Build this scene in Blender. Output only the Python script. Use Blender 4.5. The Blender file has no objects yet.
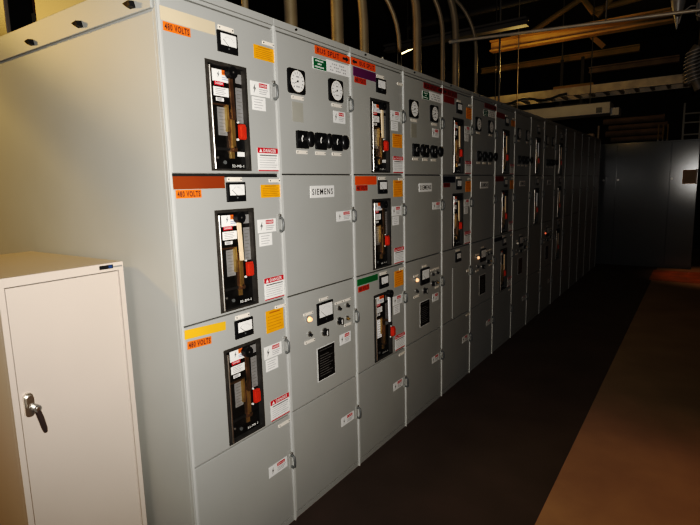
import bpy, bmesh, math, random
from mathutils import Vector, Matrix
random.seed(7)
PI = math.pi
scene = bpy.context.scene
C = scene.collection

# ------------------------------------------------------------------ materials
MATS = {}
def mat(name, col, rough=.5, metal=0., var=.08, scale=6., bump=0., emit=None, es=0., spec=.5, col2=None, stain=0.):
    m = bpy.data.materials.new(name); m.use_nodes = True
    nt = m.node_tree; b = nt.nodes['Principled BSDF']
    b.inputs['Roughness'].default_value = rough; b.inputs['Metallic'].default_value = metal
    b.inputs['Specular IOR Level'].default_value = spec
    tc = nt.nodes.new('ShaderNodeTexCoord'); nz = nt.nodes.new('ShaderNodeTexNoise')
    nz.inputs['Scale'].default_value = scale; nz.inputs['Detail'].default_value = 6
    nt.links.new(tc.outputs['Object'], nz.inputs['Vector'])
    cr = nt.nodes.new('ShaderNodeValToRGB')
    c2 = col2 or tuple(min(1, c*(1+var)) for c in col); c1 = tuple(c*(1-var) for c in col)
    cr.color_ramp.elements[0].color = (*c1, 1); cr.color_ramp.elements[1].color = (*c2, 1)
    cr.color_ramp.elements[0].position = .3; cr.color_ramp.elements[1].position = .7
    nt.links.new(nz.outputs['Fac'], cr.inputs['Fac'])
    nt.links.new(cr.outputs['Color'], b.inputs['Base Color'])
    if bump:
        n2 = nt.nodes.new('ShaderNodeTexNoise'); n2.inputs['Scale'].default_value = 180
        nt.links.new(tc.outputs['Object'], n2.inputs['Vector'])
        bp = nt.nodes.new('ShaderNodeBump'); bp.inputs['Strength'].default_value = bump; bp.inputs['Distance'].default_value = .002
        nt.links.new(n2.outputs['Fac'], bp.inputs['Height']); nt.links.new(bp.outputs['Normal'], b.inputs['Normal'])
    if emit:
        b.inputs['Emission Color'].default_value = (*emit, 1); b.inputs['Emission Strength'].default_value = es
    MATS[name] = m
    return m

mat('gray_paint', (.365, .365, .345), .42, var=.03, scale=3, bump=.12)
mat('side_paint', (.37, .37, .345), .5, var=.04, scale=2.5, bump=.10, spec=.25)
mat('light_edge', (.50, .50, .475), .35, var=.05)  # lighter gray; flash highlight on the post edges put into the paint
mat('dark_gap', (.02, .02, .02), .8)  # shade in the door seams put into dark strips
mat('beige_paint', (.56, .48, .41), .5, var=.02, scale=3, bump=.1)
mat('beige_dark', (.12, .09, .07), .8)
mat('black', (.012, .012, .013), .35, var=.2)
mat('bezel_gray', (.045, .042, .038), .5, var=.2, scale=20)
mat('black_matte', (.02, .018, .016), .6, var=.3, scale=20)
mat('plate_black', (.012, .011, .010), .25, var=.5, scale=25)
mat('white', (.78, .77, .74), .5, var=.03)
mat('paper', (.72, .71, .68), .6, var=.05, scale=30)
mat('glow_paper', (.95, .95, .95), .6, var=.02)  # flash glare on plate and handle bars put into a near-white colour
mat('ivory', (.78, .72, .63), .4, var=.03)
mat('cream', (.58, .49, .34), .5, var=.03)
mat('brown_tag', (.23, .052, .012), .5, var=.05)
mat('yellow_tag', (.72, .40, .035), .5, var=.04)
mat('amber', (.78, .33, .01), .5, var=.05, scale=25)
mat('amber_ink', (.42, .14, .005), .6)
mat('orange', (.72, .15, .02), .5, var=.04)
mat('orange_red', (.74, .125, .014), .5, var=.05)
mat('volt_red', (.50, .045, .012), .5, var=.05)
mat('purple', (.135, .022, .11), .5, var=.05)
mat('green_tag', (.008, .16, .045), .5, var=.05)
mat('green_sign', (.004, .12, .05), .5, var=.05)
mat('navy_tag', (.012, .016, .03), .5, var=.05)
mat('dark_red_tag', (.27, .016, .013), .5, var=.05)
mat('red', (.52, .02, .035), .45, var=.04)
mat('red_plastic', (.50, .05, .02), .35, var=.1, scale=30)
mat('ink', (.03, .03, .03), .6)
mat('gray_ink', (.36, .35, .35), .6)
mat('pale_ink', (.16, .15, .14), .6)
mat('blue_ink', (.2, .26, .45), .6)
mat('chrome', (.80, .76, .70), .34, 1., var=.05)
mat('steel', (.42, .41, .39), .4, .8, var=.1, scale=15)
mat('brass', (.30, .205, .09), .35, .6, var=.2, scale=30)
mat('bronze', (.13, .08, .045), .4, .5, var=.35, scale=25)
mat('tan_bar', (.78, .62, .42), .4, var=.08, scale=20)
mat('nameplate_gray', (.28, .275, .27), .4, .3, var=.1, scale=40)
mat('dark_handle', (.11, .115, .115), .4, var=.1)
mat('lever', (.10, .075, .065), .35, .4, var=.1)
mat('lamp_amber', (.9, .5, .25), .3, emit=(1, .55, .28), es=.9)
mat('lamp_red', (.7, .1, .05), .3, emit=(1, .25, .12), es=.6)
mat('conduit_metal', (.18, .145, .095), .5, .2, var=.12, scale=9)
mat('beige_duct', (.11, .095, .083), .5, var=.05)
mat('cable_blue', (.025, .032, .07), .45, var=.2)
mat('rust_brown', (.12, .05, .03), .7, var=.3, scale=20)
mat('pale_tan', (.62, .48, .33), .6, var=.1)
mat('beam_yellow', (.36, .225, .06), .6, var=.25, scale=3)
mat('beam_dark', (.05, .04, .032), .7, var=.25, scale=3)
mat('pipe_gray', (.27, .25, .22), .45, .2, var=.1)
mat('rod_dark', (.12, .105, .09), .5, .3, var=.1)
mat('tray_metal', (.42, .37, .28), .5, .3, var=.2)
mat('duct_white', (.30, .29, .275), .5, var=.05)
mat('board_brown', (.20, .125, .07), .7, var=.3, scale=5)
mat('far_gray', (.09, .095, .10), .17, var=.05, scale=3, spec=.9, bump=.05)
mat('box_brown', (.60, .42, .27), .6, var=.08)
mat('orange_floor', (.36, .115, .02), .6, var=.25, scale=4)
mat('ceiling_dark', (.025, .022, .02), .9, var=.3, scale=1)
mat('wall_dark', (.02, .018, .017), .9, var=.3, scale=1)
mat('tube_light', (1, .9, .6), .4, emit=(1, .82, .45), es=3.)
mat('sheet_gray', (.30, .29, .28), .45, .3, var=.12)
mat('blue_badge', (.02, .05, .14), .35)
# floors
def floor_mat(name, c1, c2, rough=.6):
    m = mat(name, c1, rough, scale=2.2, col2=c2, bump=.2); return m
floor_mat('floor_brown', (.32, .205, .115), (.39, .255, .145), .7)
floor_mat('floor_dark', (.066, .040, .028), (.095, .058, .042), .65)

# ------------------------------------------------------------------ mesh builder
class MB:
    def __init__(s): s.v = []; s.f = []; s.m = []; s.mats = []; s.sm = []
    def mi(s, name):
        if name not in s.mats: s.mats.append(name)
        return s.mats.index(name)
    def add(s, vs, fs, m, smooth=False):
        o = len(s.v); s.v += [tuple(v) for v in vs]; i = s.mi(m)
        for f in fs: s.f.append([o+k for k in f]); s.m.append(i); s.sm.append(smooth)
    def box(s, x0, x1, y0, y1, z0, z1, m):
        vs = [(x, y, z) for x in (x0, x1) for y in (y0, y1) for z in (z0, z1)]
        s.add(vs, [(0,1,3,2),(4,6,7,5),(0,4,5,1),(2,3,7,6),(0,2,6,4),(1,5,7,3)], m)
    def poly(s, pts, m):                      # flat polygon, facing +x when ccw in (y,z)
        s.add(pts, [tuple(range(len(pts)))], m)
    def card(s, x, y0, y1, z0, z1, m, t=.0012): s.box(x-t, x, y0, y1, z0, z1, m)
    def ring(s, c, ax, r, n):
        ax = Vector(ax).normalized(); a = ax.orthogonal().normalized(); b = ax.cross(a); c = Vector(c)
        return [c+(a*math.cos(2*PI*k/n)+b*math.sin(2*PI*k/n))*r for k in range(n)]
    def cone(s, p0, p1, r0, r1, m, n=16, smooth=True):
        p0 = Vector(p0); p1 = Vector(p1); ax = p1-p0
        vs = s.ring(p0, ax, r0, n)+s.ring(p1, ax, r1, n)
        s.add(vs, [(k, (k+1)%n, n+(k+1)%n, n+k) for k in range(n)], m, smooth)
        s.add(vs[:n], [tuple(reversed(range(n)))], m); s.add(vs[n:], [tuple(range(n))], m)
    def cyl(s, p0, p1, r, m, n=16): s.cone(p0, p1, r, r, m, n)
    def tube(s, pts, r, m, n=10):
        pts = [Vector(p) for p in pts]; rings = []
        t0 = (pts[1]-pts[0]).normalized(); a = t0.orthogonal().normalized()
        for i, p in enumerate(pts):
            t = (pts[min(i+1, len(pts)-1)]-pts[max(i-1, 0)]).normalized()
            a = (a-t*a.dot(t)).normalized(); b = t.cross(a)
            rr = r[i] if isinstance(r, (list, tuple)) else r
            rings.append([p+(a*math.cos(2*PI*k/n)+b*math.sin(2*PI*k/n))*rr for k in range(n)])
        vs = [v for g in rings for v in g]; L = len(pts)
        s.add(vs, [(i*n+k, i*n+(k+1)%n, (i+1)*n+(k+1)%n, (i+1)*n+k) for i in range(L-1) for k in range(n)], m, True)
        s.add(rings[0], [tuple(reversed(range(n)))], m); s.add(rings[-1], [tuple(range(n))], m)
    def ball(s, c, r, m, n=14):
        c = Vector(c); vs = []; h = n//2
        for i in range(h+1):
            t = PI*i/h
            for k in range(n):
                p = 2*PI*k/n; vs.append(c+Vector((math.sin(t)*math.cos(p), math.sin(t)*math.sin(p), math.cos(t)))*r)
        s.add(vs, [(i*n+k, (i+1)*n+k, (i+1)*n+(k+1)%n, i*n+(k+1)%n) for i in range(h) for k in range(n)], m, True)
    def rbox(s, x0, x1, y0, y1, z0, z1, r, m, n=4):        # plate with rounded corners in the yz plane
        pts = []
        for cy, cz, a0 in ((y1-r, z1-r, 0), (y0+r, z1-r, 1), (y0+r, z0+r, 2), (y1-r, z0+r, 3)):
            for k in range(n+1):
                a = (a0+k/n)*PI/2; pts.append((cy+r*math.cos(a), cz+r*math.sin(a)))
        N = len(pts); vs = [(x0, y, z) for y, z in pts]+[(x1, y, z) for y, z in pts]
        s.add(vs, [tuple(range(N, 2*N)), tuple(reversed(range(N)))]+[(k, (k+1)%N, N+(k+1)%N, N+k) for k in range(N)], m)
    def disc(s, x, y, z, ry, rz, m, n=28):
        s.poly([(x, y+ry*math.cos(2*PI*k/n), z+rz*math.sin(2*PI*k/n)) for k in range(n)], m)
    def text(s, string, x, y, z, w, h, m, bold=.014, space=1.12):          # centred lettering facing +x, fitted to w by h
        cu = bpy.data.curves.new('t', 'FONT'); cu.body = string; cu.size = 1; cu.resolution_u = 2; cu.offset = bold; cu.space_character = space
        ob = bpy.data.objects.new('t', cu); C.objects.link(ob)
        dg = bpy.context.evaluated_depsgraph_get(); dg.update()
        me = bpy.data.meshes.new_from_object(ob.evaluated_get(dg))
        co = [v.co.copy() for v in me.vertices]; fs = [tuple(p.vertices) for p in me.polygons]
        bpy.data.objects.remove(ob); bpy.data.curves.remove(cu); bpy.data.meshes.remove(me)
        x0 = min(c.x for c in co); x1 = max(c.x for c in co); y0 = min(c.y for c in co); y1 = max(c.y for c in co)
        vs = [(x, y+(c.x-(x0+x1)/2)*w/(x1-x0), z+(c.y-(y0+y1)/2)*h/(y1-y0)) for c in co]
        s.add(vs, fs, m)
    def mesh(s, name):
        me = bpy.data.meshes.new(name); me.from_pydata(s.v, [], s.f)
        for n in s.mats: me.materials.append(MATS[n])
        me.polygons.foreach_set('material_index', s.m); me.polygons.foreach_set('use_smooth', s.sm)
        me.update(); return me

def link(name, me, parent=None, loc=(0,0,0), rot=(0,0,0), bevel=0):
    o = bpy.data.objects.new(name, me); C.objects.link(o); o.parent = parent; o.location = loc; o.rotation_euler = rot
    if bevel:
        b = o.modifiers.new('bevel', 'BEVEL'); b.width = bevel; b.segments = 2; b.limit_method = 'ANGLE'
    return o
def empty(name, loc=(0,0,0), rot=(0,0,0)):
    o = bpy.data.objects.new(name, None); C.objects.link(o); o.location = loc; o.rotation_euler = rot; o.empty_display_size = .1; return o
def tag(o, label, cat, group=None):
    o['label'] = label; o['category'] = cat
    if group: o['group'] = group
    return o
def struct(o): o['kind'] = 'structure'; return o
CACHE = {}
def part(name, parent, loc, fn, *a, label=None, bevel=0):
    key = (fn.__name__,)+a
    if key not in CACHE:
        mb = MB(); fn(mb, *a); CACHE[key] = mb.mesh(name)
    o = link(name, CACHE[key], parent, loc, bevel=bevel)
    if label: o['label'] = label
    return o

# ------------------------------------------------------------------ door hardware (origin on the door face, +x outwards)
def handle_m(b):
    b.rbox(0, .004, -.011, .011, -.036, .036, .006, 'gray_paint')
    b.cyl((0, .0, .040), (.012, .0, .040), .006, 'steel', 10)
    b.tube([(0, 0, .026), (.014, 0, .030), (.024, 0, .022), (.026, 0, 0), (.024, 0, -.022), (.014, 0, -.030), (0, 0, -.026)], .0058, 'dark_handle', 8)
def nameplate_m(b, w, h):
    b.rbox(0, .003, -w/2, w/2, -h/2, h/2, .002, 'ivory')
    for q in (-1, 1): b.cyl((.003, q*(w/2-.006), 0), (.0042, q*(w/2-.006), 0), .0028, 'ink', 8)
def color_m(b, w, h, m): b.card(.0015, -w/2, w/2, -h/2, h/2, m)
def volt_m(b, w, h, m, ink):
    b.card(.002, -w/2, w/2, -h/2, h/2, m); b.text('480 VOLTS', .0023, 0, 0, w*.9, h*.72, ink, .022, 1.2)
def ammeter_m(b, w, h):
    b.box(0, .006, -w/2, w/2, -h/2, h/2, 'black'); b.box(.006, .009, -w/2+.003, w/2-.003, -h/2+.003, h/2-.003, 'black')
    y0, y1, z0, z1 = -w/2+.012, w/2-.010, -h/2+h*.33, h/2-.009
    b.card(.0096, y0, y1, z0, z1, 'white')
    cy, cz, R = 0, z0-.002, (z1-z0)*.95
    for k in range(9):
        a = PI*(.22+.56*k/8); d = Vector((0, math.cos(a), math.sin(a))); p = Vector((.0102, cy, cz))
        q = Vector((0, -math.sin(a), math.cos(a)))*.0007
        b.poly([p+d*R*.78-q, p+d*R*.92-q, p+d*R*.92+q, p+d*R*.78+q], 'gray_ink')
    a = PI*.78; d = Vector((0, math.cos(a), math.sin(a))); q = Vector((0, -math.sin(a), math.cos(a)))*.0009; p = Vector((.0106, cy, cz))
    b.poly([p-q, p+d*R*.9-q, p+d*R*.9+q, p+q], 'ink')
    b.cyl((.009, 0, z0-h*.13), (.0105, 0, z0-h*.13), .004, 'dark_handle', 10)
def gauge_m(b, w, h):
    b.rbox(0, .008, -w/2, w/2, -h/2, h/2, .012, 'black')
    b.cyl((.008, 0, 0), (.011, 0, 0), w*.43, 'black', 32); R = w*.40
    b.disc(.0115, 0, 0, R, R, 'ivory', 32); b.disc(.0117, 0, 0, R*.97, R*.97, 'white', 32)
    for k in range(11):
        a = math.radians(225-27*k); d = Vector((0, math.cos(a), math.sin(a))); q = Vector((0, -math.sin(a), math.cos(a)))*.0013; p = Vector((.012, 0, 0))
        b.poly([p+d*R*.66-q, p+d*R*.86-q, p+d*R*.86+q, p+d*R*.66+q], 'ink')
    a = math.radians(205); d = Vector((0, math.cos(a), math.sin(a))); q = Vector((0, -math.sin(a), math.cos(a)))*.002; p = Vector((.0124, 0, 0))
    b.poly([p-d*R*.15-q, p+d*R*.62-q*.4, p+d*R*.62+q*.4, p-d*R*.15+q], 'ink'); b.disc(.0126, 0, 0, .005, .005, 'ink', 12)
    b.card(.0122, -.010, .010, .016, .022, 'gray_ink', .0002); b.card(.0122, -.012, .012, -.026, -.020, 'gray_ink', .0002)
def bolt(b, x, y, z, h, m='ink'):
    P = [(.18, .5), (-.28, -.06), (-.02, -.02), (-.2, -.5), (.3, .1), (.04, .06)]
    b.add([(x, y+p*h*.7, z+q*h) for p, q in P], [(0, 1, 2, 5), (5, 2, 3, 4)], m)
def danger_small_m(b, w, h):
    b.card(.0012, -w/2, w/2, -h/2, h/2, 'white'); bolt(b, .0015, -w*.30, 0, h*.7)
    b.card(.0016, -w*.06, w*.36, h*.12, h*.42, 'red', .0004); b.text('DANGER', .0019, w*.15, h*.27, w*.36, h*.17, 'white')
    for k in range(3): b.card(.0016, -w*.06, w*(.4-.05*k), h*(-.02-.14*k)-.0015, h*(-.02-.14*k)+.0012, 'gray_ink', .0004)
def info_m(b, w, h):
    b.card(.0012, -w/2, w/2, -h/2, h/2, 'white')
    for k in range(4): b.card(.0015, -w*.38, w*(.3-.1*(k%2)), h*(.30-.2*k)-.001, h*(.30-.2*k)+.0012, 'gray_ink', .0003)
def danger_big_m(b, w, h):
    b.card(.0012, -w/2, w/2, -h/2, h/2, 'white'); b.card(.0016, -w/2, w/2, h*.27, h/2, 'red', .0004)
    b.card(.0016, -w/2, w/2, -h/2, -h*.45, 'red', .0004); b.text('DANGER', .0019, w*.09, h*.385, w*.62, h*.15, 'white')
    b.poly([(.0019, -w*.42, h*.31), (.0019, -w*.28, h*.31), (.0019, -w*.35, h*.46)], 'white')
    b.card(.0016, -w*.4, w*.44, h*.16, h*.20, 'ink', .0004)
    for k in range(5): b.card(.0016, -w*.42, w*(.44-.06*(k%3)), h*(.07-.1*k)-.0009, h*(.07-.1*k)+.0009, 'gray_ink', .0004)
def amber_m(b, w, h):
    b.card(.0012, -w/2, w/2, -h/2, h/2, 'amber'); b.card(.0016, -w*.3, w*.3, h*.36, h*.42, 'amber_ink', .0004)
    for k in range(5): b.card(.0016, -w*.42, w*(.42-.08*(k%2)), h*(.22-.14*k)-.0009, h*(.22-.14*k)+.0009, 'amber_ink', .0004)
def sign_m(b, w, h):
    b.rbox(0, .003, -w/2, w/2, -h/2, h/2, .003, 'white'); b.text('SIEMENS', .0034, 0, 0, w*.88, h*.52, 'ink', .02, 1.3)
def bus_m(b, w, h, side, m, ink):
    b.card(.0015, -w/2, w/2, -h/2, h/2, m); b.text('BUS SPLIT', .0019, -side*w*.14, 0, w*.62, h*.62, ink, .02, 1.15)
    y = side*w*.36; t = h*.16; L = w*.10
    b.poly([(.0019, y-L*.9, -t), (.0019, y+L*.2, -t), (.0019, y+L*.2, t), (.0019, y-L*.9, t)] if side > 0 else
           [(.0019, y-L*.2, -t), (.0019, y+L*.9, -t), (.0019, y+L*.9, t), (.0019, y-L*.2, t)], 'ink')
    tri = [(.0019, y+side*L*.1, -h*.38), (.0019, y+side*L, 0), (.0019, y+side*L*.1, h*.38)]
    b.poly(tri if side > 0 else tri[::-1], 'ink')
def green_m(b, w, h):
    b.card(.0015, -w/2, w/2, -h/2, h/2, 'white'); b.card(.0018, -w*.44, w*.5, -h*.46, h*.46, 'green_sign', .0003)
    for k, ww in ((1, .62), (0, .3), (-1, .74)):
        x = -w*ww/2
        for j in range(int(ww*10)):
            b.card(.0021, x+j*w*.1+.0008, x+(j+.72)*w*.1, k*h*.27-h*.07, k*h*.27+h*.07, 'white', .0003)
def white_m(b, w, h):
    b.card(.0015, -w/2, w/2, -h/2, h/2, 'white')
    for k in range(3):
        for j in range(9):
            if (j*3+k) % 4: b.card(.0018, -w*.36+j*w*.08, -w*.36+(j+.7)*w*.08, h*(.24-.26*k)-h*.055, h*(.24-.26*k)+h*.055, 'gray_ink', .0003)
def selector_m(b, s):
    b.rbox(0, .012, -s/2, s/2, -s/2, s/2, .004, 'black'); b.cyl((.012, 0, 0), (.02, 0, 0), s*.40, 'black', 24)
    n = 10                                                  # pale indicator arc on the escutcheon
    for k in range(n):
        a0, a1 = PI*(.68+.5*k/n), PI*(.68+.5*(k+1)/n); r0, r1 = s*.20, s*.30
        b.poly([(.0206, r0*math.cos(a0), r0*math.sin(a0)), (.0206, r1*math.cos(a0), r1*math.sin(a0)), (.0206, r1*math.cos(a1), r1*math.sin(a1)), (.0206, r0*math.cos(a1), r0*math.sin(a1))][::-1][::-1], 'paper')
    b.cyl((.02, 0, 0), (.046, 0, 0), .011, 'black', 14)
def grip_m(b, ry, rz):
    N = 24; prof = [(.043, .6), (.047, .95), (.054, 1.), (.062, .95), (.066, .6)]
    vs = [(x, ry*q*math.cos(2*PI*k/N), rz*q*math.sin(2*PI*k/N)) for x, q in prof for k in range(N)]
    b.add(vs, [(i*N+k, i*N+(k+1)%N, (i+1)*N+(k+1)%N, (i+1)*N+k) for i in range(len(prof)-1) for k in range(N)], 'black', True)
    b.add(vs[:N], [tuple(reversed(range(N)))], 'black'); b.add(vs[-N:], [tuple(range(N))], 'black')
def lamp_m(b, m):
    b.cyl((0, 0, 0), (.008, 0, 0), .017, 'steel', 20); b.cone((.008, 0, 0), (.020, 0, 0), .014, .009, m, 18)
def knob_m(b):
    b.cyl((0, 0, 0), (.006, 0, 0), .021, 'steel', 20); b.cyl((.006, 0, 0), (.02, 0, 0), .016, 'black', 18); b.box(.02, .028, -.005, .005, -.017, .017, 'black')
    b.box(.028, .0286, -.012, -.004, -.012, .012, 'white')
def toggle_m(b, m):
    b.cyl((0, 0, 0), (.006, 0, 0), .013, 'steel', 14); b.cone((.006, 0, 0), (.018, .003, -.007), .006, .0075, m, 10)
def instr_m(b, w, h):
    b.card(.002, -w/2, w/2, -h/2, h/2, 'paper'); b.card(.0025, -w/2+.006, w/2-.002, -h/2+.004, h/2-.004, 'plate_black', .0005)
    for k in range(11):
        if k == 1: continue
        b.card(.003, -w*.36, w*(.36-.1*(k%3)), h*(.40-.075*k)-.0016, h*(.40-.075*k)+.0016, 'pale_ink', .0005)
def screw_m(b): b.cyl((0, 0, 0), (.002, 0, 0), .004, 'steel', 8)

# ------------------------------------------------------------------ section pieces
W = .56; ZA, ZB, ZC, ZTOP = 1.632, 1.087, .539, 2.267
ROW = [(1.632, 2.222), (1.087, 1.632), (.539, 1.087), (.03, .539)]
HY0, HY1, HZ0, HZ1 = .190, .386, .016, .406        # breaker opening in a door, z from the door's lower line
def carcass_m(b, m):
    b.box(-1.55, -.024, .0005, W-.0005, .0, 2.267, 'gray_paint')
    b.box(-.024, .0015, .0005, .0105, .0, 2.236, m); b.box(-.024, .007, .5545, W-.0005, .0, 2.236, m)
    b.box(-.024, -.002, .0105, .5545, 0, .028, 'gray_paint')
    for z in (.539, 1.087, 1.632, 2.222): b.box(-.024, -.012, .0106, .5544, z-.012, z+.0015, 'dark_gap')
    b.box(-.024, -.0015, .0105, .5545, 2.224, 2.236, 'gray_paint')
def band_m(b):
    b.box(-.0238, .003, .0005, W-.0005, 2.239, 2.267, 'gray_paint')
    b.cyl((.003, .14, 2.252), (.009, .14, 2.252), .005, 'black', 8)
def door_m(b, z0, z1, hole, gap):
    y0, y1, za, zb = .0135, .5520, z0+.0025, z1-gap
    if not hole: b.box(-.02, 0, y0, y1, za, zb, 'gray_paint'); return
    h0, h1, k0, k1 = HY0, HY1, z0+HZ0, z0+HZ1
    o = [(y0, za), (y1, za), (y1, zb), (y0, zb)]; i = [(h0, k0), (h1, k0), (h1, k1), (h0, k1)]
    vs = [(0, *p) for p in o]+[(0, *p) for p in i]+[(-.02, *p) for p in o]+[(-.02, *p) for p in i]; fs = []
    for k in range(4):
        n = (k+1) % 4
        fs += [(k, n, 4+n, 4+k), (8+n, 8+k, 12+k, 12+n), (k, 8+k, 8+n, n), (4+k, 4+n, 12+n, 12+k)]
    b.add(vs, fs, 'gray_paint')
def side_panel_m(b):
    b.box(-1.5, -.012, -.006, 0, .0, 2.157, 'side_paint'); b.box(-1.5, -.012, -.012, 0, 2.166, 2.266, 'side_paint')
    b.box(-.012, .003, -.006, .0, 0, 2.266, 'side_paint')
def clip_m(b):
    vs = [(-.03, 0, .008), (.012, 0, .012), (.02, 0, -.012), (-.012, 0, -.010), (-.03, -.016, .008), (.012, -.022, .008), (.016, -.018, -.008), (-.012, -.014, -.006)]
    b.add(vs, [(0,1,2,3), (7,6,5,4), (0,4,5,1), (1,5,6,2), (2,6,7,3), (3,7,4,0)], 'black')
def lug_m(b):
    b.box(-.06, 0, -.028, .028, 0, .006, 'light_edge'); b.box(-.006, 0, .018, .028, .006, .024, 'gray_paint'); b.tube([(-.03, -.016, .0), (-.03, -.016, .018)], .006, 'steel', 8)

# breaker pieces: y from the section's left line, z from the door's lower line
def plate_m(b, ident):
    b.box(-.034, -.019, HY0+.001, HY1-.001, HZ0+.001, HZ1-.001, 'plate_black')
    b.text(ident, -.0186, .338, .032, .062, .0105, 'white')
    b.box(-.019, -.012, .225, .30, .09, .10, 'black_matte'); b.cyl((-.019, .232, .062), (-.012, .232, .062), .005, 'steel', 10)
    b.cyl((-.019, .232, .062), (-.014, .232, .062), .009, 'black', 12); b.box(-.019, -.013, .30, .37, .10, .13, 'black')
    b.box(-.019, -.010, .222, .30, .255, .262, 'bronze'); b.cyl((-.019, .27, .045), (-.015, .27, .045), .008, 'dark_handle', 12)
def bezel_m(b):
    t = .008
    for (a0, a1, c0, c1) in ((HY0-.004, HY0+t, HZ0-.004, HZ1+.004), (HY1-t, HY1+.004, HZ0-.004, HZ1+.004), (HY0+t, HY1-t, HZ1-t, HZ1+.004), (HY0+t, HY1-t, HZ0-.004, HZ0+.004)):
        b.box(-.018, .003, a0, a1, c0, c1, 'bezel_gray')
def rod_m(b, z0, z1): b.tube([(.006, .202, z0), (.006, .202, z1)], .0042, 'chrome', 8); b.box(-.0185, .002, .199, .204, z0, z0+.02, 'black_matte'); b.box(-.0185, .002, .199, .204, z1-.02, z1, 'black_matte')
def oper_m(b, out, dz, m):
    x = .006+out
    b.add([(x-.005, .292, .372+dz), (x-.005, .309, .372+dz), (x-.005, .315, .205+dz), (x-.005, .299, .205+dz), (x+.003, .292, .372+dz), (x+.003, .309, .372+dz), (x+.003, .315, .205+dz), (x+.003, .299, .205+dz)],
          [(0,1,2,3), (7,6,5,4), (0,4,5,1), (1,5,6,2), (2,6,7,3), (3,7,4,0)], m)
    b.cyl((x-.008, .3005, .376+dz), (x+.018, .3005, .376+dz), .0215, 'black', 20); b.cyl((x+.018, .3005, .376+dz), (x+.0185, .3005, .376+dz), .004, 'steel', 10)
    b.cyl((-.019, .307, .212+dz), (x-.002, .307, .212+dz), .007, 'bronze', 10)
def mech_m(b):
    b.box(-.019, -.008, .296, .326, .085, .235, 'bronze'); b.box(-.008, -.002, .302, .318, .10, .21, 'brass'); b.box(-.019, -.004, .282, .292, .16, .26, 'brass')
    b.cyl((-.010, .31, .24), (0, .31, .24), .008, 'brass', 12); b.cyl((-.010, .316, .095), (-.002, .316, .095), .010, 'bronze', 12)
    b.box(-.019, -.012, .30, .318, .06, .09, 'brass')
def sticker_m(b, w, h):
    b.card(.001, -w/2, w/2, -h/2, h/2, 'white'); b.card(.0013, -w*.02, w/2, h*.10, h/2, 'orange', .0003); b.text('DANGER', .0016, w*.24, h*.30, w*.4, h*.18, 'ink')
    bolt(b, .0015, -w*.2, h*.1, h*.6)
    for k in range(2): b.card(.0013, -w*.02, w*.4, -h*(.1+.16*k)-.001, -h*(.1+.16*k)+.0012, 'blue_ink', .0003)
def redlab_m(b, w, h): b.card(.001, -w/2, w/2, -h/2, h/2, 'red'); b.text('DANGER', .0013, 0, 0, w*.8, h*.5, 'white')
def engraved_m(b, w, h, n, m):
    b.card(.002, -w/2, w/2, -h/2, h/2, m)
    for k in range(n): b.card(.0024, -w*.36, w*(.36-.12*(k%3)), h*(.42-.84*k/(n-1))-.0012, h*(.42-.84*k/(n-1))+.0012, 'pale_ink', .0004)
def redtag_m(b):
    b.rbox(0, .012, -.015, .015, -.029, .029, .004, 'red_plastic'); b.box(.012, .02, -.011, -.002, -.022, .022, 'red_plastic'); b.box(.012, .018, .003, .012, -.024, .02, 'red_plastic')
    b.cyl((.0, -.022, -.03), (.006, -.022, -.03), .005, 'paper', 8); b.cyl((.0, -.016, .036), (.006, -.016, .036), .004, 'paper', 8)

def breaker(root, row, ident, out=0., dz=0., bar='tan_bar', glare=False, far=False):
    z = ROW[row][0]
    o = part('circuit_breaker', root, (0, 0, z), plate_m, ident)
    part('bezel', o, (0, 0, 0), bezel_m); part('guide_rod', o, (0, 0, 0), rod_m, .02, .39)
    part('operating_handle', o, (0, 0, 0), oper_m, out, dz, bar); part('mechanism', o, (0, 0, 0), mech_m)
    part('release_tag', o, (-.010+out, .355, .163), redtag_m)
    part('rating_plate', o, (-.0185, .275 if glare else .268, .198), engraved_m, .052 if glare else .044, .12 if glare else .105, 8, 'glow_paper' if glare else 'nameplate_gray')
    part('interlock_plate', o, (-.0185, .362, .265), engraved_m, .036, .135, 9, 'nameplate_gray')
    part('warning_label', o, (-.0185, .281, .365), sticker_m, .096, .044)
    if far: return o
    part('small_label', o, (-.0185, .364, .366), color_m, .034, .036, 'nameplate_gray')
    part('danger_label', o, (-.0185, .264, .3365), redlab_m, .046, .015); part('white_label', o, (-.0185, .272, .307), info_m, .074, .033)
    part('paper_label', o, (-.0185, .264, .2785), info_m, .038, .013)
    if row == 0: part('paper_label', o, (-.0185, .356, .078), color_m, .038, .018, 'white')
    return o

def door(root, row, hole=False, gap=None):
    z0, z1 = ROW[row]
    return part('door', root, (0, 0, 0), door_m, z0, z1, hole, gap or .003, bevel=.0025)

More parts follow.
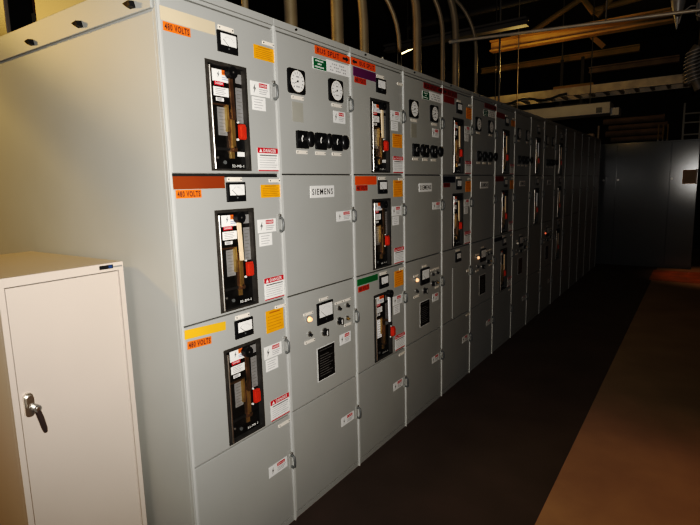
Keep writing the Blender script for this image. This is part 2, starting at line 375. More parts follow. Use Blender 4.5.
def amp_set(d, z):
    part('nameplate', d, (0, .296, z+.525), nameplate_m, .076, .016); part('ammeter', d, (0, .299, z+.476), ammeter_m, .098, .075)
def breaker_door(root, row, k, tagm, vm, ink, amber=True, big=True, tilt=0., far=False, wide=(.012, .245)):
    d = door(root, row, True, .012 if k == 0 and row == 1 else None); z = ROW[row][0]+(.008 if row == 0 else 0)
    amp_set(d, z)
    if tagm:
        t = part('color_tag', d, (0, (wide[0]+wide[1])/2, z+.514), color_m, wide[1]-wide[0], .045 if row < 2 else .034, tagm); t.rotation_euler.x = tilt
    if vm:
        t = part('voltage_label', d, (.0003, wide[0]+.063, z+.4745), volt_m, .11, .029, vm, ink); t.rotation_euler.x = tilt
    part('nameplate', d, (0, .523, z+.518), nameplate_m, .068, .014)
    if not far:
        part('danger_sign', d, (0, .464, z+.331), danger_small_m, .11, .056); part('information_label', d, (0, .453, z+.273), info_m, .076, .052)
    part('handle', d, (0, .540, z+.33), handle_m)
    if amber == 'tall': part('caution_label', d, (0, .485, z+.464), amber_m, .11, .098)
    elif amber == 'side': part('caution_label', d, (0, .484, z+.190), amber_m, .113, .078)
    elif amber == 'mid': part('caution_label', d, (0, .495, z+.458), amber_m, .108, .082)
    elif amber: part('caution_label', d, (0, .4965, z+.475), amber_m, .116, .053)
    if big: part('danger_sign', d, (0, .491, ROW[row][0]+.060), danger_big_m, .122, .095)
    return d
def blank_bottom(root, hz=.31, sign=True):
    d = door(root, 3)
    if sign: part('danger_sign', d, (0, .460, .322), danger_small_m, .12, .05)
    part('handle', d, (0, .546, hz), handle_m); part('nameplate', d, (0, .512, .511), nameplate_m, .075, .014)
    return d
def instrument_doors(root, busm, lamp, full=True):
    d = door(root, 0)
    if busm:
        part('bus_split_sign', d, (.0035, .412, 2.197), bus_m, .286, .036, 1, busm, 'ink')
        part('green_sign', d, (0, .306, 2.137), green_m, .104, .05); part('white_sign', d, (0, .456, 2.143), white_m, .19, .055)
    for y in (.142, .438):
        part('voltmeter', d, (0, y-.012, 2.034), gauge_m, .115, .104); part('nameplate', d, (0, y-.004, 1.966), nameplate_m, .08, .016)
    if full: part('danger_sign', d, (0, .455, 1.911), danger_small_m, .10, .056); part('residue_patch', d, (0, .135, 1.905), color_m, .075, .085, 'stain_patch')
    part('handle', d, (0, .540, 1.978), handle_m)
    for i, y in enumerate((.154, .291, .422)):
        s = part('selector_switch', d, (0, y, 1.786), selector_m, .077)
        part('grip', d, (0, y, 1.785), grip_m, (.024, .018, .028)[i], .034)
        part('nameplate', d, (0, y, 1.731), nameplate_m, .076, .016)
    d = door(root, 1)
    part('maker_sign', d, (0, .296, 1.551), sign_m, .186, .056)
    if full: part('danger_sign', d, (0, .474, 1.423), danger_small_m, .135, .05)
    part('handle', d, (0, .545, 1.42), handle_m)
    d = door(root, 2)
    part('indicator_light', d, (0, .153, .953), lamp_m, lamp); part('nameplate', d, (0, .155, .980), nameplate_m, .07, .013)
    part('ammeter', d, (0, .283, .958), ammeter_m, .128, .108); part('nameplate', d, (0, .278, 1.027), nameplate_m, .07, .013)
    part('toggle_switch', d, (0, .155, .880), toggle_m, 'black'); part('nameplate', d, (0, .158, .843), nameplate_m, .076, .015)
    part('knob', d, (0, .272, .860), knob_m); part('knob', d, (0, .400, .886), knob_m)
    for y in (.400, .475): part('toggle_switch', d, (0, y, .954), toggle_m, 'black'); part('nameplate', d, (0, y+.004, .982), nameplate_m, .066, .012)
    part('key_switch', d, (0, .472, .885), toggle_m, 'brass'); part('nameplate', d, (0, .48, .848), nameplate_m, .066, .013)
    if full: part('danger_sign', d, (0, .454, .779), danger_small_m, .10, .056)
    part('instruction_plate', d, (0, .281, .703), instr_m, .145, .172)
    part('handle', d, (0, .548, .875), handle_m)
    d = door(root, 3)
    part('danger_sign', d, (0, .457, .325), danger_small_m, .12, .048); part('handle', d, (0, .546, .325), handle_m)
mat('stain_patch', (.33, .32, .28), .5, var=.05)

def section(k, label):
    r = tag(empty('switchgear_section', (0, k*W, 0)), label, 'switchgear', 'gray switchgear lineup')
    part('frame', r, (0, 0, 0), carcass_m, 'light_edge' if k < 11 else 'gray_paint'); part('top_trim', r, (0, 0, 0), band_m, bevel=.002)
    return r

# --- 0: nearest breaker column
r = section(0, 'nearest gray switchgear section with large bare end panel and cream, brown and yellow color tags')
sp = part('side_panel', r, (0, 0, 0), side_panel_m, bevel=.002)
for x in (-.818, -.442, -.112): part('clip', sp, (x, -.012, 2.192), clip_m)
breaker_door(r, 0, 0, 'cream', 'orange', 'ink'); breaker_door(r, 1, 0, 'brown_tag', 'orange', 'ink')
breaker_door(r, 2, 0, 'yellow_tag', 'orange', 'ink', amber='tall', tilt=-.06, wide=(.012, .205)); blank_bottom(r)
breaker(r, 0, '52-MB-1', bar='bronze'); breaker(r, 1, '52-BM-1'); breaker(r, 2, '52-MB-3', bar='bronze')
# --- 1: first instrument column
r = section(1, 'gray switchgear section with two round white gauges, three black switches and the largest maker sign')
instrument_doors(r, 'orange_red', 'lamp_amber')
# --- 2
r = section(2, 'gray switchgear section with purple, orange and green color tags over three breaker windows')
d = breaker_door(r, 0, 2, 'purple', 'volt_red', 'ink', amber='side', wide=(.028, .247))
part('bus_split_sign', d, (.0035, .121, 2.199), bus_m, .236, .036, -1, 'orange_red', 'ink')
breaker_door(r, 1, 2, 'orange_red', 'volt_red', 'ink', amber='tall', wide=(.022, .236))
breaker_door(r, 2, 2, 'green_tag', 'volt_red', 'ink', amber='tall', wide=(.020, .232)); blank_bottom(r)
breaker(r, 0, '52-BT-1'); breaker(r, 1, '52-F-4', bar='bronze'); breaker(r, 2, '52-F-5', out=.03, dz=.03, bar='glow_paper', glare=True)
part('lifting_lug', r, (-.03, .36, 2.267), lug_m)
# --- 3
r = section(3, 'dim gray switchgear section with dark red bus split tag above two gauges, second instrument column')
instrument_doors(r, 'dark_red_tag', 'lamp_amber')
# --- 4
r = section(4, 'dim gray switchgear section with dark red top tag and blank raised panel on third door')
d = breaker_door(r, 0, 4, 'dark_red_tag', None, 'ink', amber='mid', wide=(.03, .21))
part('bus_split_sign', d, (.0035, .127, 2.199), bus_m, .248, .04, -1, 'dark_red_tag', 'ink')
breaker_door(r, 1, 4, 'navy_tag', 'dark_red_tag', 'ink', amber='mid', wide=(.02, .235), big=True)
d = door(r, 2); amp_set(d, ROW[2][0])
def raised_m(b): b.box(0, .006, .19, .388, .012, .404, 'gray_paint')
part('cover_panel', d, (0, 0, ROW[2][0]), raised_m, bevel=.004); part('handle', d, (0, .540, .87), handle_m); part('nameplate', d, (0, .50, .876), nameplate_m, .05, .02)
blank_bottom(r); breaker(r, 0, '52-F-6'); breaker(r, 1, '52-F-7')
# --- 5
r = section(5, 'dark gray switchgear section with glowing orange lamp, third instrument column from the near end')
instrument_doors(r, 'dark_red_tag', 'lamp_amber', full=False)
# --- 6
r = section(6, 'dark breaker switchgear section between the third and fourth instrument columns')
breaker_door(r, 0, 6, 'dark_red_tag', None, 'ink', amber=True, far=True); breaker_door(r, 1, 6, 'dark_red_tag', None, 'ink', amber='mid', far=True)
breaker_door(r, 2, 6, 'navy_tag', None, 'ink', amber=False, far=True); blank_bottom(r, sign=False)
for i in range(3): breaker(r, i, '52-F-8', far=True)
# --- 7
r = section(7, 'very dark switchgear section with faint gauges, fourth instrument column from the near end')
instrument_doors(r, None, 'ivory', full=False)
# --- 8
r = section(8, 'very dark breaker switchgear section whose two windows have bright glinting edges')
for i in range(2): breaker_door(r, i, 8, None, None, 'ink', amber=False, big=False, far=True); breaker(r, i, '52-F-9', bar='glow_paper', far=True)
d = door(r, 2); part('handle', d, (0, .540, .87), handle_m); blank_bottom(r, sign=False)
# --- 9
r = section(9, 'nearly black switchgear section with one small red lamp glowing on its third door')
instrument_doors(r, None, 'lamp_red', full=False)
# --- 10
r = section(10, 'nearly black switchgear section with three breaker windows, farthest breaker column')
for i in range(3): breaker_door(r, i, 10, None, None, 'ink', amber=False, big=False, far=True); breaker(r, i, '52-F-0', far=True)
blank_bottom(r, sign=False)
LAB = {11: 'nearly black plain switchgear section, fifth from the far end of the row', 12: 'nearly black plain switchgear section, fourth from the far end of the row',
       13: 'nearly black plain switchgear section, third from the far end of the row', 14: 'nearly black plain switchgear section, next to last at the far end',
       15: 'last nearly black switchgear section at the far end, beside the crosswise cabinet'}
for k in range(11, 16):
    r = section(k, LAB[k])
    for i in range(4):
        d = door(r, i); part('handle', d, (0, .540, ROW[i][0]+.33), handle_m)

# ------------------------------------------------------------------ beige storage cabinet beside the end panel
cab = tag(empty('storage_cabinet', (-.64, -.242, 0)), 'beige metal storage cabinet with dark lever handle, standing against the switchgear end', 'cabinet')
b = MB(); xb, xf, yl, yr, H = -.36, .365, -.210, .210, 1.317
b.box(xb, xf-.017, yl, yr, .0, H, 'beige_paint'); b.box(xf-.0168, xf-.0162, yl+.01, yr-.01, .02, H-.02, 'beige_dark')
b.box(xf-.0165, xf, yl, yl+.018, 0, H, 'beige_paint'); b.box(xf-.0165, xf, yr-.018, yr, 0, H, 'beige_paint')
b.box(xf-.0165, xf, yl+.0181, yr-.0181, H-.030, H, 'beige_paint'); b.box(xf-.0165, xf, yl+.0181, yr-.0181, 0, .06, 'beige_paint')
link('body', b.mesh('body'), cab)
b = MB(); b.box(xf-.016, xf-.001, yl+.0212, yr-.0200, .063, H-.0335, 'beige_paint'); dr = link('door', b.mesh('door'), cab, bevel=.0015)
b = MB()
for k in range(46): b.cyl((xf-.001, yr-.026, .09+k*.026), (xf-.001, yr-.026, .112+k*.026), .0022, 'beige_paint', 6)
link('hinge', b.mesh('hinge'), dr)
b = MB(); y, z = -.166, .893
b.rbox(xf, xf+.010, y-.014, y+.014, z-.040, z+.040, .012, 'chrome', 6); b.rbox(xf+.010, xf+.02, y-.010, y+.012, z-.012, z+.034, .010, 'chrome', 6)
b.cyl((xf+.01, y+.014, z-.012), (xf+.034, y+.014, z-.012), .012, 'steel', 16); b.cyl((xf+.034, y+.014, z-.012), (xf+.036, y+.014, z-.012), .006, 'chrome', 10)
b.tube([(xf+.026, y+.014, z-.014), (xf+.028, y+.022, z-.050), (xf+.027, y+.030, z-.090), (xf+.024, y+.033, z-.102)], [.009, .0095, .0085, .006], 'lever', 12)
h = link('handle', b.mesh('handle'), dr); h['label'] = 'dark metal lever handle'
b = MB(); b.rbox(xf, xf+.002, .118, .17, 1.297, 1.311, .002, 'black', 2); b.box(xf+.002, xf+.0024, .152, .166, 1.299, 1.309, 'blue_badge'); b.box(xf, xf+.0018, .172, .205, 1.299, 1.304, 'steel')
link('nameplate', b.mesh('nameplate'), cab)

# ------------------------------------------------------------------ things on top of the lineup
def top_duct(x0, x1, y0, y1, z1, label):
    r = tag(empty('sheet_panel', ((x0+x1)/2, (y0+y1)/2, 2.267)), label, 'panel', 'beige panels on the lineup')
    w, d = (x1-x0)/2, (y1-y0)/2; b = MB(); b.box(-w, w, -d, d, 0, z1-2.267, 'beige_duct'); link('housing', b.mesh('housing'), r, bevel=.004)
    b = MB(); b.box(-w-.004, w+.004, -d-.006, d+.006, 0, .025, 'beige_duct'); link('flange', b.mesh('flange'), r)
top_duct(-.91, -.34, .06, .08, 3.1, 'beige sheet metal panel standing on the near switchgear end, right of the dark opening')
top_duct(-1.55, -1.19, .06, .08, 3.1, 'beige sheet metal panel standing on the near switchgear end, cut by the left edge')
b = MB(); b.tube([(-1.10, .22, 2.267), (-1.105, .22, 2.5), (-1.11, .24, 2.8), (-1.13, .30, 3.1)], .042, 'cable_blue', 14)
tag(link('power_cable', b.mesh('power_cable')), 'thick dark blue cable rising between the two beige panels', 'cable')
r = tag(empty('insulator_stack', (-1.215, .25, 2.267)), 'rust brown block stack left of the thick blue cable', 'insulator')
b = MB(); b.box(-.03, .03, -.04, .04, 0, .11, 'rust_brown'); link('block', b.mesh('block'), r, bevel=.004)
b = MB(); b.box(-.04, .04, -.045, .045, .11, .18, 'conduit_metal'); link('clamp', b.mesh('clamp'), r, bevel=.004)
b = MB(); b.box(-.03, .03, -.04, .04, .18, .60, 'rust_brown'); link('block', b.mesh('block'), r, bevel=.004)
b = MB(); b.add([(-.025, 0, 0), (.035, 0, 0), (.005, 0, .16), (-.03, 0, .16), (-.025, .05, 0), (.035, .05, 0), (.005, .05, .16), (-.03, .05, .16)], [(0,1,2,3), (7,6,5,4), (0,4,5,1), (1,5,6,2), (2,6,7,3), (3,7,4,0)], 'pale_tan')
b.box(-.045, .01, 0, .05, .16, .22, 'pale_tan'); b.cyl((-.018, .025, .20), (-.018, .025, .30), .03, 'pale_tan', 14)
o = tag(link('cable_bracket', b.mesh('cable_bracket'), loc=(-.957, .12, 2.267)), 'pale tan wedge bracket right of the thick blue cable', 'bracket')

CON = [  # y of the foot, radius, height where it turns, bend reach (-x, -y), label
 (.655, .017, 9, 'leftmost tan conduit rising from the switchgear top, barely in frame'),
 (.972, .034, 9, 'wide straight tan conduit above the left end of the bus split signs'),
 (1.373, .036, 9, 'wide straight tan conduit just right of the first wide one'),
 (1.652, .029, 2.56, 'tan conduit bending left at its top, above the purple tag section'),
 (2.098, .015, 2.50, 'slim tan conduit curving strongly left, left of the tall straight pair'),
 (2.362, .031, 2.72, 'tall tan conduit above the near edge of the dark red signs'),
 (2.806, .018, 2.72, 'slim gray tan conduit curving left above the dark red signs'),
 (3.066, .029, 2.78, 'tan conduit with a gentle top bend beside the end of the thin pipe'),
 (3.533, .016, 2.74, 'farthest slim conduit arching left above the dark sections')]
for i, (y, rad, zt, lab) in enumerate(CON):
    r = tag(empty('conduit', (-.25, y, 2.267)), lab, 'conduit', 'tan conduits rising from the switchgear')
    pts = [Vector((0, 0, .0)), Vector((0, 0, .2))]
    if zt > 5: pts += [Vector((0, -.005, .9)), Vector((0, -.01, 2.0))]
    else:
        h0 = zt-2.267; R = .75 if rad > .02 else .5
        pts.append(Vector((0, 0, h0*.8)))
        for k in range(0, 11):
            a = PI/2*.9*k/10; pts.append(Vector((-.55*R*(1-math.cos(a)), -R*.75*(1-math.cos(a)), h0+R*math.sin(a))))
        pts.append(pts[-1]+(pts[-1]-pts[-2])*6)
    b = MB(); b.tube(pts, rad, 'conduit_metal', 14); link('pipe', b.mesh('pipe'), r)
    b = MB(); b.cyl((0, 0, 0), (0, 0, .02), rad*1.35, 'steel', 16); b.cyl((0, 0, .02), (0, 0, .07), rad*1.15, 'steel', 16); link('locknut', b.mesh('locknut'), r)
CEIL = 4.6
for y, rad, lab in ((4.19, .009, 'nearer thin vertical hanger rod right of the conduits'), (4.82, .006, 'farther thin vertical hanger rod right of the conduits')):
    b = MB(); b.tube([(0, 0, 0), (0, 0, CEIL-2.267)], rad, 'rod_dark', 8); b.cyl((0, 0, 0), (0, 0, .02), rad*2, 'rod_dark', 8)
    tag(link('hanger_rod', b.mesh('hanger_rod'), loc=(-.25, y, 2.267)), lab, 'rod', 'hanger rods above the lineup')

# ------------------------------------------------------------------ overhead steelwork and ducts
def bar(name, p0, p1, w, h, m, label, cat, group=None, parts=()):
    p0, p1 = Vector(p0), Vector(p1); c = (p0+p1)/2; L = (p1-p0).length; b = MB(); b.box(-L/2, L/2, -w/2, w/2, -h/2, h/2, m)
    o = link(name, b.mesh(name), loc=c); o.rotation_mode = 'QUATERNION'; o.rotation_quaternion = Vector((1, 0, 0)).rotation_difference(p1-p0)
    return tag(o, label, cat, group) if label else o
def ibeam(name, y, x0, x1, z, h, w, m, label):
    r = tag(empty(name, ((x0+x1)/2, y, z)), label, 'beam', 'roof beams'); L = (x1-x0)/2
    for nm, a in (('lower_flange', (-w/2, w/2, -h/2, -h/2+.02)), ('web', (-.008, .008, -h/2+.02, h/2-.02)), ('upper_flange', (-w/2, w/2, h/2-.02, h/2))):
        b = MB(); b.box(-L, L, a[0], a[1], a[2], a[3], m); link(nm, b.mesh(nm), r)
    return r
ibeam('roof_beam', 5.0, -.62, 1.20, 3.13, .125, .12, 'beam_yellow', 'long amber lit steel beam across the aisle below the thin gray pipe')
r = tag(empty('ceiling_pipe', (0, 0, 0)), 'thin gray pipe crossing the aisle overhead above the amber beam', 'pipe')
b = MB(); b.tube([(-.228, 2.9, 2.691), (1.9, 2.9, 2.572)], .012, 'pipe_gray', 10); link('pipe', b.mesh('pipe'), r)
b = MB(); b.cyl((-.233, 2.9, 2.6913), (-.19, 2.9, 2.689), .016, 'pipe_gray', 12); link('coupling', b.mesh('coupling'), r)
b = MB(); b.tube([(.9, 2.9, 2.63), (.9, 2.9, CEIL)], .005, 'rod_dark', 6); link('hanger', b.mesh('hanger'), r)
# truss behind
tr = tag(empty('roof_truss', (0, 6.5, 0)), 'orange lit roof truss joint at the top centre right', 'truss')
def strut(nm, p0, p1, w, m):
    p0, p1 = Vector(p0), Vector(p1); b = MB(); b.tube([p0, p1], w*.7, m, 4); link(nm, b.mesh(nm), tr)
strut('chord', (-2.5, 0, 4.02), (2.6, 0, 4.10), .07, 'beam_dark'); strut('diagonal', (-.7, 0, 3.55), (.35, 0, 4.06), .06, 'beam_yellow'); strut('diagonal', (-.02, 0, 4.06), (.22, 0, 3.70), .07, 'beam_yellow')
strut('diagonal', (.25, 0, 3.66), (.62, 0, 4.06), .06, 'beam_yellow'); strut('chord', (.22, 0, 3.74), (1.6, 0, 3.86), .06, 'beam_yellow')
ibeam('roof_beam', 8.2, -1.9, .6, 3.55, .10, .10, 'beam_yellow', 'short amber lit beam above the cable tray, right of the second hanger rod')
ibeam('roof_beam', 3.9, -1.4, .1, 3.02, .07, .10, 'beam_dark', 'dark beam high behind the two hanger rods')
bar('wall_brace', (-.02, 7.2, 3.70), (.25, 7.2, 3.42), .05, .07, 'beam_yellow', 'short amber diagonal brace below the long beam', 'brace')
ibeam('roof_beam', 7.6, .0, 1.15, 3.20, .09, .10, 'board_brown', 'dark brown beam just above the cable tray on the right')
# cable tray
ct = tag(empty('cable_tray', (.15, 7.0, 2.80)), 'ladder cable tray crossing the aisle above the white duct', 'cable tray')
for s in (-1, 1):
    b = MB(); b.box(-1.6, 1.17, s*.22-.012, s*.22+.012, -.055, .055, 'tray_metal'); link('side_rail', b.mesh('side_rail'), ct)
for k in range(15):
    b = MB(); b.box(-1.5+k*.185, -1.46+k*.185, -.21, .21, -.05, -.02, 'tray_metal'); link('rung', b.mesh('rung'), ct)
for k in range(3):
    b = MB(); b.tube([(-1.58+j*.1, (-.247, .0, .1)[k]+(.001 if k == 0 else 1)*.02*math.sin(j*1.3+k), .0+.028*math.sin(j*1.1+k*2)) for j in range(14 if k == 0 else 28)], .016, 'black', 8)
    tag(link('tray_cable', b.mesh('tray_cable'), loc=(.15, 7.0, 2.745 if k == 0 else 2.828)), ('black wavy cable clipped along the near rail of the tray', 'black wavy cable in the middle of the tray', 'black wavy cable at the back of the tray')[k], 'cable', 'black cables in the tray')
r = tag(empty('pipe_hanger', (-.55, 8.0, 3.5)), 'cluster of short amber hanger brackets left of the brown beam', 'hanger')
for nm, a, m in (('strap', (.05, .09, -.02, .02, -.75, .0), 'beam_dark'), ('strap', (.36, .40, -.02, .02, -.75, .0), 'beam_dark'), ('crossbar', (-.05, .55, -.03, .03, -.45, -.41), 'beam_yellow'), ('crossbar', (-.02, .50, -.03, .03, -.62, -.58), 'beam_yellow'), ('crossbar', (.0, .46, -.03, .03, -.74, -.71), 'beam_dark')):
    b = MB(); b.box(*a, m); link(nm, b.mesh(nm), r)
b = MB(); b.box(.06, .08, -.01, .01, .0, CEIL-3.5, 'rod_dark'); link('rod', b.mesh('rod'), r)
# white duct
wd = tag(empty('air_duct', (0, 6.0, 2.43)), 'long pale duct with stepped end crossing just above the dark lineup', 'duct')
b = MB(); b.box(-1.2, .55, -.15, .15, -.075, .06, 'duct_white'); link('housing', b.mesh('housing'), wd, bevel=.006)
b = MB(); b.box(.55, .64, -.10, .10, -.10, -.01, 'duct_white'); link('end_collar', b.mesh('end_collar'), wd)
b = MB(); b.box(.40, .46, -.16, -.15, -.06, .0, 'black'); link('vent', b.mesh('vent'), wd)
for x in (-.9, .3):
    b = MB(); b.tube([(x, 0, .05), (x, 0, CEIL-2.43)], .006, 'rod_dark', 6); link('hanger', b.mesh('hanger'), wd)
# brown boards and pipes on the far wall above the cross cabinet
for i, (z, x0, x1, rad) in enumerate(((2.62, -.15, .85, .058), (2.50, -.05, .90, .05), (2.39, -.1, .86, .058), (2.28, 0., .84, .05))):
    b = MB(); b.tube([(x0, 10.2, z*1.02), (x1, 10.2, z*1.02)], rad, 'board_brown', 10); b.cyl((x1, 10.2, z*1.02), (x1+.03, 10.2, z*1.02), rad*1.2, 'board_brown', 10)
    tag(link('wall_pipe', b.mesh('wall_pipe')), 'horizontal brown pipe above the far cabinet, ' + ('topmost', 'second from top', 'third from top', 'lowest')[i] + ' of four', 'pipe', 'brown pipes above the far cabinet')
for i, x in enumerate((.83, .90, .97)):
    b = MB(); b.tube([(x, 9.6, 2.19), (x, 9.6, 2.50)], .012, 'beam_yellow', 8); b.cyl((x, 9.6, 2.19), (x, 9.6, 2.23), .02, 'steel', 8)
    tag(link('riser_pipe', b.mesh('riser_pipe')), ('left', 'middle', 'right')[i]+' of three short amber risers on top of the far cabinet', 'pipe', 'amber risers on the far cabinet')
r = tag(empty('junction_box', (-.30, 9.6, 2.20)), 'small amber lit junction box on the far end of the lineup', 'box')
b = MB(); b.box(-.09, .09, -.08, .08, .0, .22, 'pale_tan'); link('body', b.mesh('body'), r, bevel=.006)
b = MB(); b.tube([(.16, 0, 0), (.16, 0, .36)], .018, 'pale_tan', 8); link('conduit', b.mesh('conduit'), r)
b = MB(); b.box(-.06, .06, -.086, -.08, .03, .18, 'rust_brown'); link('cover', b.mesh('cover'), r)
# rack at the right edge
rk = tag(empty('cable_rack', (1.45, 9.55, 2.20)), 'metal post rack with thin rails on top of the far cabinet at right edge', 'rack')
b = MB(); b.box(-.27, -.24, -.02, .02, 0, .62, 'pipe_gray'); link('post', b.mesh('post'), rk)
b = MB(); b.box(-.03, .0, -.02, .02, 0, .62, 'pipe_gray'); link('post', b.mesh('post'), rk)
for z in (.09, .29, .44):
    b = MB(); b.box(-.24, .6, -.021, -.0, z-.012, z+.012, 'pipe_gray'); link('rail', b.mesh('rail'), rk)
# corrugated flexible duct and hoods, top right
fd = tag(empty('flexible_duct', (1.40, 4.0, 2.53)), 'gray ribbed flexible duct at the right edge', 'duct')
b = MB(); b.tube([(.02, .03, .06), (.02, .17, .18), (.02, .17, 2.06)], .006, 'rod_dark', 6); link('hanger', b.mesh('hanger'), fd)
b = MB(); pts = [(.02, 0, .07), (-.01, 0, .03), (-.02, 0, -.05), (.0, 0, -.14), (.05, 0, -.26)]; b.tube(pts, .040, 'rod_dark', 14); link('liner', b.mesh('liner'), fd)
for k in range(9):
    a = Vector((-.008+.004*abs(k-3), 0, .04-.028*k)); b = MB(); n = 18
    b.tube([a+Vector((.066*math.cos(2*PI*j/n), .066*math.sin(2*PI*j/n), .018*math.cos(2*PI*j/n))) for j in range(n+1)], .006, 'sheet_gray', 6); link('rib', b.mesh('rib'), fd)
hd = tag(empty('vent_hood', (1.36, 4.0, 2.80)), 'gray flared sheet metal hood in the top right corner', 'hood')
b = MB(); N = 20
prof = [(.16, .012), (.20, .02), (.30, .035), (.45, .05), (.75, .055)]
prof = [(-.04, .004), (.0, .012), (.06, .026), (.13, .045), (.22, .06), (.5, .065)]
vs = [(-.10+rr*math.cos(2*PI*k/N), rr*math.sin(2*PI*k/N), z) for z, rr in prof for k in range(N)]
b.add(vs, [(i*N+k, i*N+(k+1)%N, (i+1)*N+(k+1)%N, (i+1)*N+k) for i in range(len(prof)-1) for k in range(N)], 'sheet_gray', True); link('flare', b.mesh('flare'), hd)
b = MB(); b.tube([(-.085, -.05, -.01), (-.075, -.06, .04), (-.05, -.06, .08), (-.01, -.06, .105), (.02, -.06, .10)], .006, 'duct_white', 8); link('rim', b.mesh('rim'), hd)
b = MB(); b.rbox(-.06, .06, -.06, .12, .0, .5, .02, 'sheet_gray'); o = link('box', b.mesh('box'), hd, (.09, 0, .02), bevel=.01)
b = MB(); b.tube([(.03, -.065, .12), (.03, -.065, .03), (.05, -.065, .015), (.20, -.065, .03)], .006, 'duct_white', 8); link('rim', b.mesh('rim'), hd)
# distant tube light
tl = tag(empty('tube_light', (-2.5, 6.5, 3.68)), 'distant glowing tube light between the conduits', 'light')
b = MB(); b.tube([(0, -.2, -.08), (0, .2, .08)], .012, 'tube_light', 10); link('tube', b.mesh('tube'), tl)
b = MB(); b.box(-.05, .05, -.24, .24, .02, .05, 'beam_dark'); o = link('housing', b.mesh('housing'), tl, (0, 0, .03), (.38, 0, 0))
b = MB(); b.tube([(0, 0, .06), (0, 0, CEIL-3.68)], .006, 'rod_dark', 6); link('hanger', b.mesh('hanger'), tl)

# unseen sloping brace, added to cast a diagonal shadow on the end panel
br = tag(empty('shadow_brace', (-2.45, -1.02, 0)), 'sloping steel brace beside the near end of the lineup', 'brace')
b = MB(); b.tube([(-3.4, 0, 4.58), (1.0, 0, 2.04)], .042, 'beam_dark', 4); link('bar', b.mesh('bar'), br)
b = MB(); b.box(.96, 1.04, -.04, .04, 0, 2.06, 'beam_dark'); link('post', b.mesh('post'), br)
b = MB(); b.box(.90, 1.10, -.10, .10, 0, .012, 'beam_dark'); link('base_plate', b.mesh('base_plate'), br)

# ------------------------------------------------------------------ far cross cabinet
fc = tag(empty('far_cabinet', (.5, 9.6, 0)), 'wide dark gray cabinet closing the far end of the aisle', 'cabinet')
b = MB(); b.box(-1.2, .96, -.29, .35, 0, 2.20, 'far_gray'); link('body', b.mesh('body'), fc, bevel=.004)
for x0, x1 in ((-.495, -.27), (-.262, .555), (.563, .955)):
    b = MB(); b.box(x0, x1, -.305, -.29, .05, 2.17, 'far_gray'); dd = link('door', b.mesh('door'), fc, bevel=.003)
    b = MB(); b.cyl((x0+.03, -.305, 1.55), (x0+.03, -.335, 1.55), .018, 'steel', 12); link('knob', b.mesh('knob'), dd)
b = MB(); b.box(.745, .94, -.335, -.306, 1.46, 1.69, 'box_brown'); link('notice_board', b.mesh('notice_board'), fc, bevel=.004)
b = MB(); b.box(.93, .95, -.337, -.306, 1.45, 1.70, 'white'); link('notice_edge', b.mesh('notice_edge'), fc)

# ------------------------------------------------------------------ room shell
def slab(name, x0, x1, y0, y1, z0, z1, m):
    b = MB(); b.box(x0, x1, y0, y1, z0, z1, m); return struct(link(name, b.mesh(name)))
slab('floor', -6, 4.5, -4, 12.5, -.10, -.004, 'floor_brown')
slab('floor_strip', -6, .965, -4, 12.5, -.004, 0, 'floor_dark')
b = MB(); b.box(.93, 3.2, 7.95, 9.0, -.004, .0005, 'orange_floor'); struct(link('floor_patch', b.mesh('floor_patch')))  # orange patch of floor before the far cabinet
slab('ceiling', -6, 4.5, -4, 12.5, CEIL, CEIL+.1, 'ceiling_dark')
slab('wall_back', -4, 4.5, 12.4, 12.5, 0, CEIL, 'wall_dark')
slab('wall_left', -6.1, -6, -4, 12.5, 0, CEIL, 'wall_dark')

# ------------------------------------------------------------------ camera
CAM = dict(f=507.6587, pit=.1511, yaw=.6022, roll=-.0253, loc=(1.4999, -1.1057, 1.578))
p_, y_, r_ = CAM['pit'], CAM['yaw'], CAM['roll']
fw = Vector((-math.sin(y_)*math.cos(p_), math.cos(y_)*math.cos(p_), -math.sin(p_)))
rt = fw.cross(Vector((0, 0, 1))).normalized(); up = rt.cross(fw)
r2 = rt*math.cos(r_)+up*math.sin(r_); u2 = -rt*math.sin(r_)+up*math.cos(r_)
cd = bpy.data.cameras.new('camera'); cam = bpy.data.objects.new('camera', cd); C.objects.link(cam)
M = Matrix((r2, u2, -fw)).transposed().to_4x4(); M.translation = Vector(CAM['loc']); cam.matrix_world = M
cd.sensor_fit = 'HORIZONTAL'; cd.sensor_width = 36; cd.lens = CAM['f']*36/700; cd.clip_start = .02
scene.camera = cam

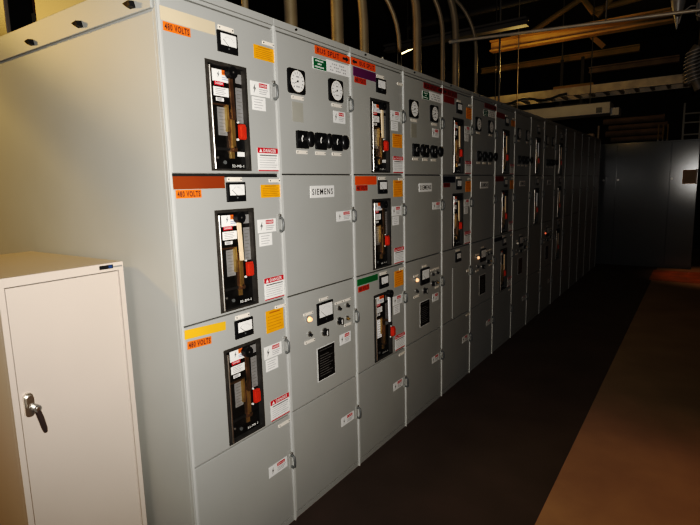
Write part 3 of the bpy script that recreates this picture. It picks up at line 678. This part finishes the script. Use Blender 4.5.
# ------------------------------------------------------------------ light
def light(name, kind, loc, power, col, target=None, **kw):
    l = bpy.data.lights.new(name, kind); l.energy = power; l.color = col
    for k, v in kw.items(): setattr(l, k, v)
    o = bpy.data.objects.new(name, l); C.objects.link(o); o.location = loc
    if target is not None: o.rotation_euler = (Vector(target)-Vector(loc)).to_track_quat('-Z', 'Y').to_euler()
    return o
light('camera_flash', 'SPOT', Vector(CAM['loc'])+Vector((.03, .0, .05)), 285, (1, .965, .915), (.0, .75, 1.68), spot_size=math.radians(116), spot_blend=1.0, shadow_soft_size=.012)
light('high_bay_lamp', 'SPOT', (-4.2, -2.05, 3.35), 430, (1, .62, .18), (-.8, 0, 1.6), spot_size=math.radians(60), spot_blend=.6, shadow_soft_size=.16)
light('aisle_lamp', 'AREA', (2.6, 5.5, 4.5), 8, (1, .62, .3), (2.2, 5.5, 0), shape='RECTANGLE', size=1.5, size_y=8)
light('near_aisle_lamp', 'SPOT', (2.3, .9, 4.3), 165, (1, .76, .48), (2.1, 1.1, 0), spot_size=math.radians(52), spot_blend=1.0, shadow_soft_size=.15)
light('far_floor_lamp', 'SPOT', (1.9, 8.6, 4.2), 150, (1, .6, .3), (1.9, 8.6, 0), spot_size=math.radians(34), spot_blend=.8, shadow_soft_size=.1)
light('roof_lamp', 'POINT', (-.9, 6.6, 3.25), 8, (1, .72, .30), shadow_soft_size=.1)
light('beam_lamp', 'POINT', (-.1, 4.4, 2.75), 13, (1, .72, .30), shadow_soft_size=.1)
light('wall_lamp', 'POINT', (.3, 9.7, 3.6), 3.5, (1, .68, .38), shadow_soft_size=.1)
w = bpy.data.worlds.new('world'); scene.world = w; w.use_nodes = True
w.node_tree.nodes['Background'].inputs[0].default_value = (.03, .022, .015, 1); w.node_tree.nodes['Background'].inputs[1].default_value = .12
scene.view_settings.view_transform = 'Standard'; scene.view_settings.look = 'None'; scene.view_settings.exposure = 0
# the camera's contrasty tone response: a toe that deepens the shadows
vs_ = scene.view_settings; vs_.use_curve_mapping = True; cm = vs_.curve_mapping; cm.use_clip = False
cv = cm.curves[3]
for px_, py_ in ((.02, .0055), (.05, .019), (.11, .082), (.20, .205), (.29, .315), (.5, .53)): cv.points.new(px_, py_)
cm.update()
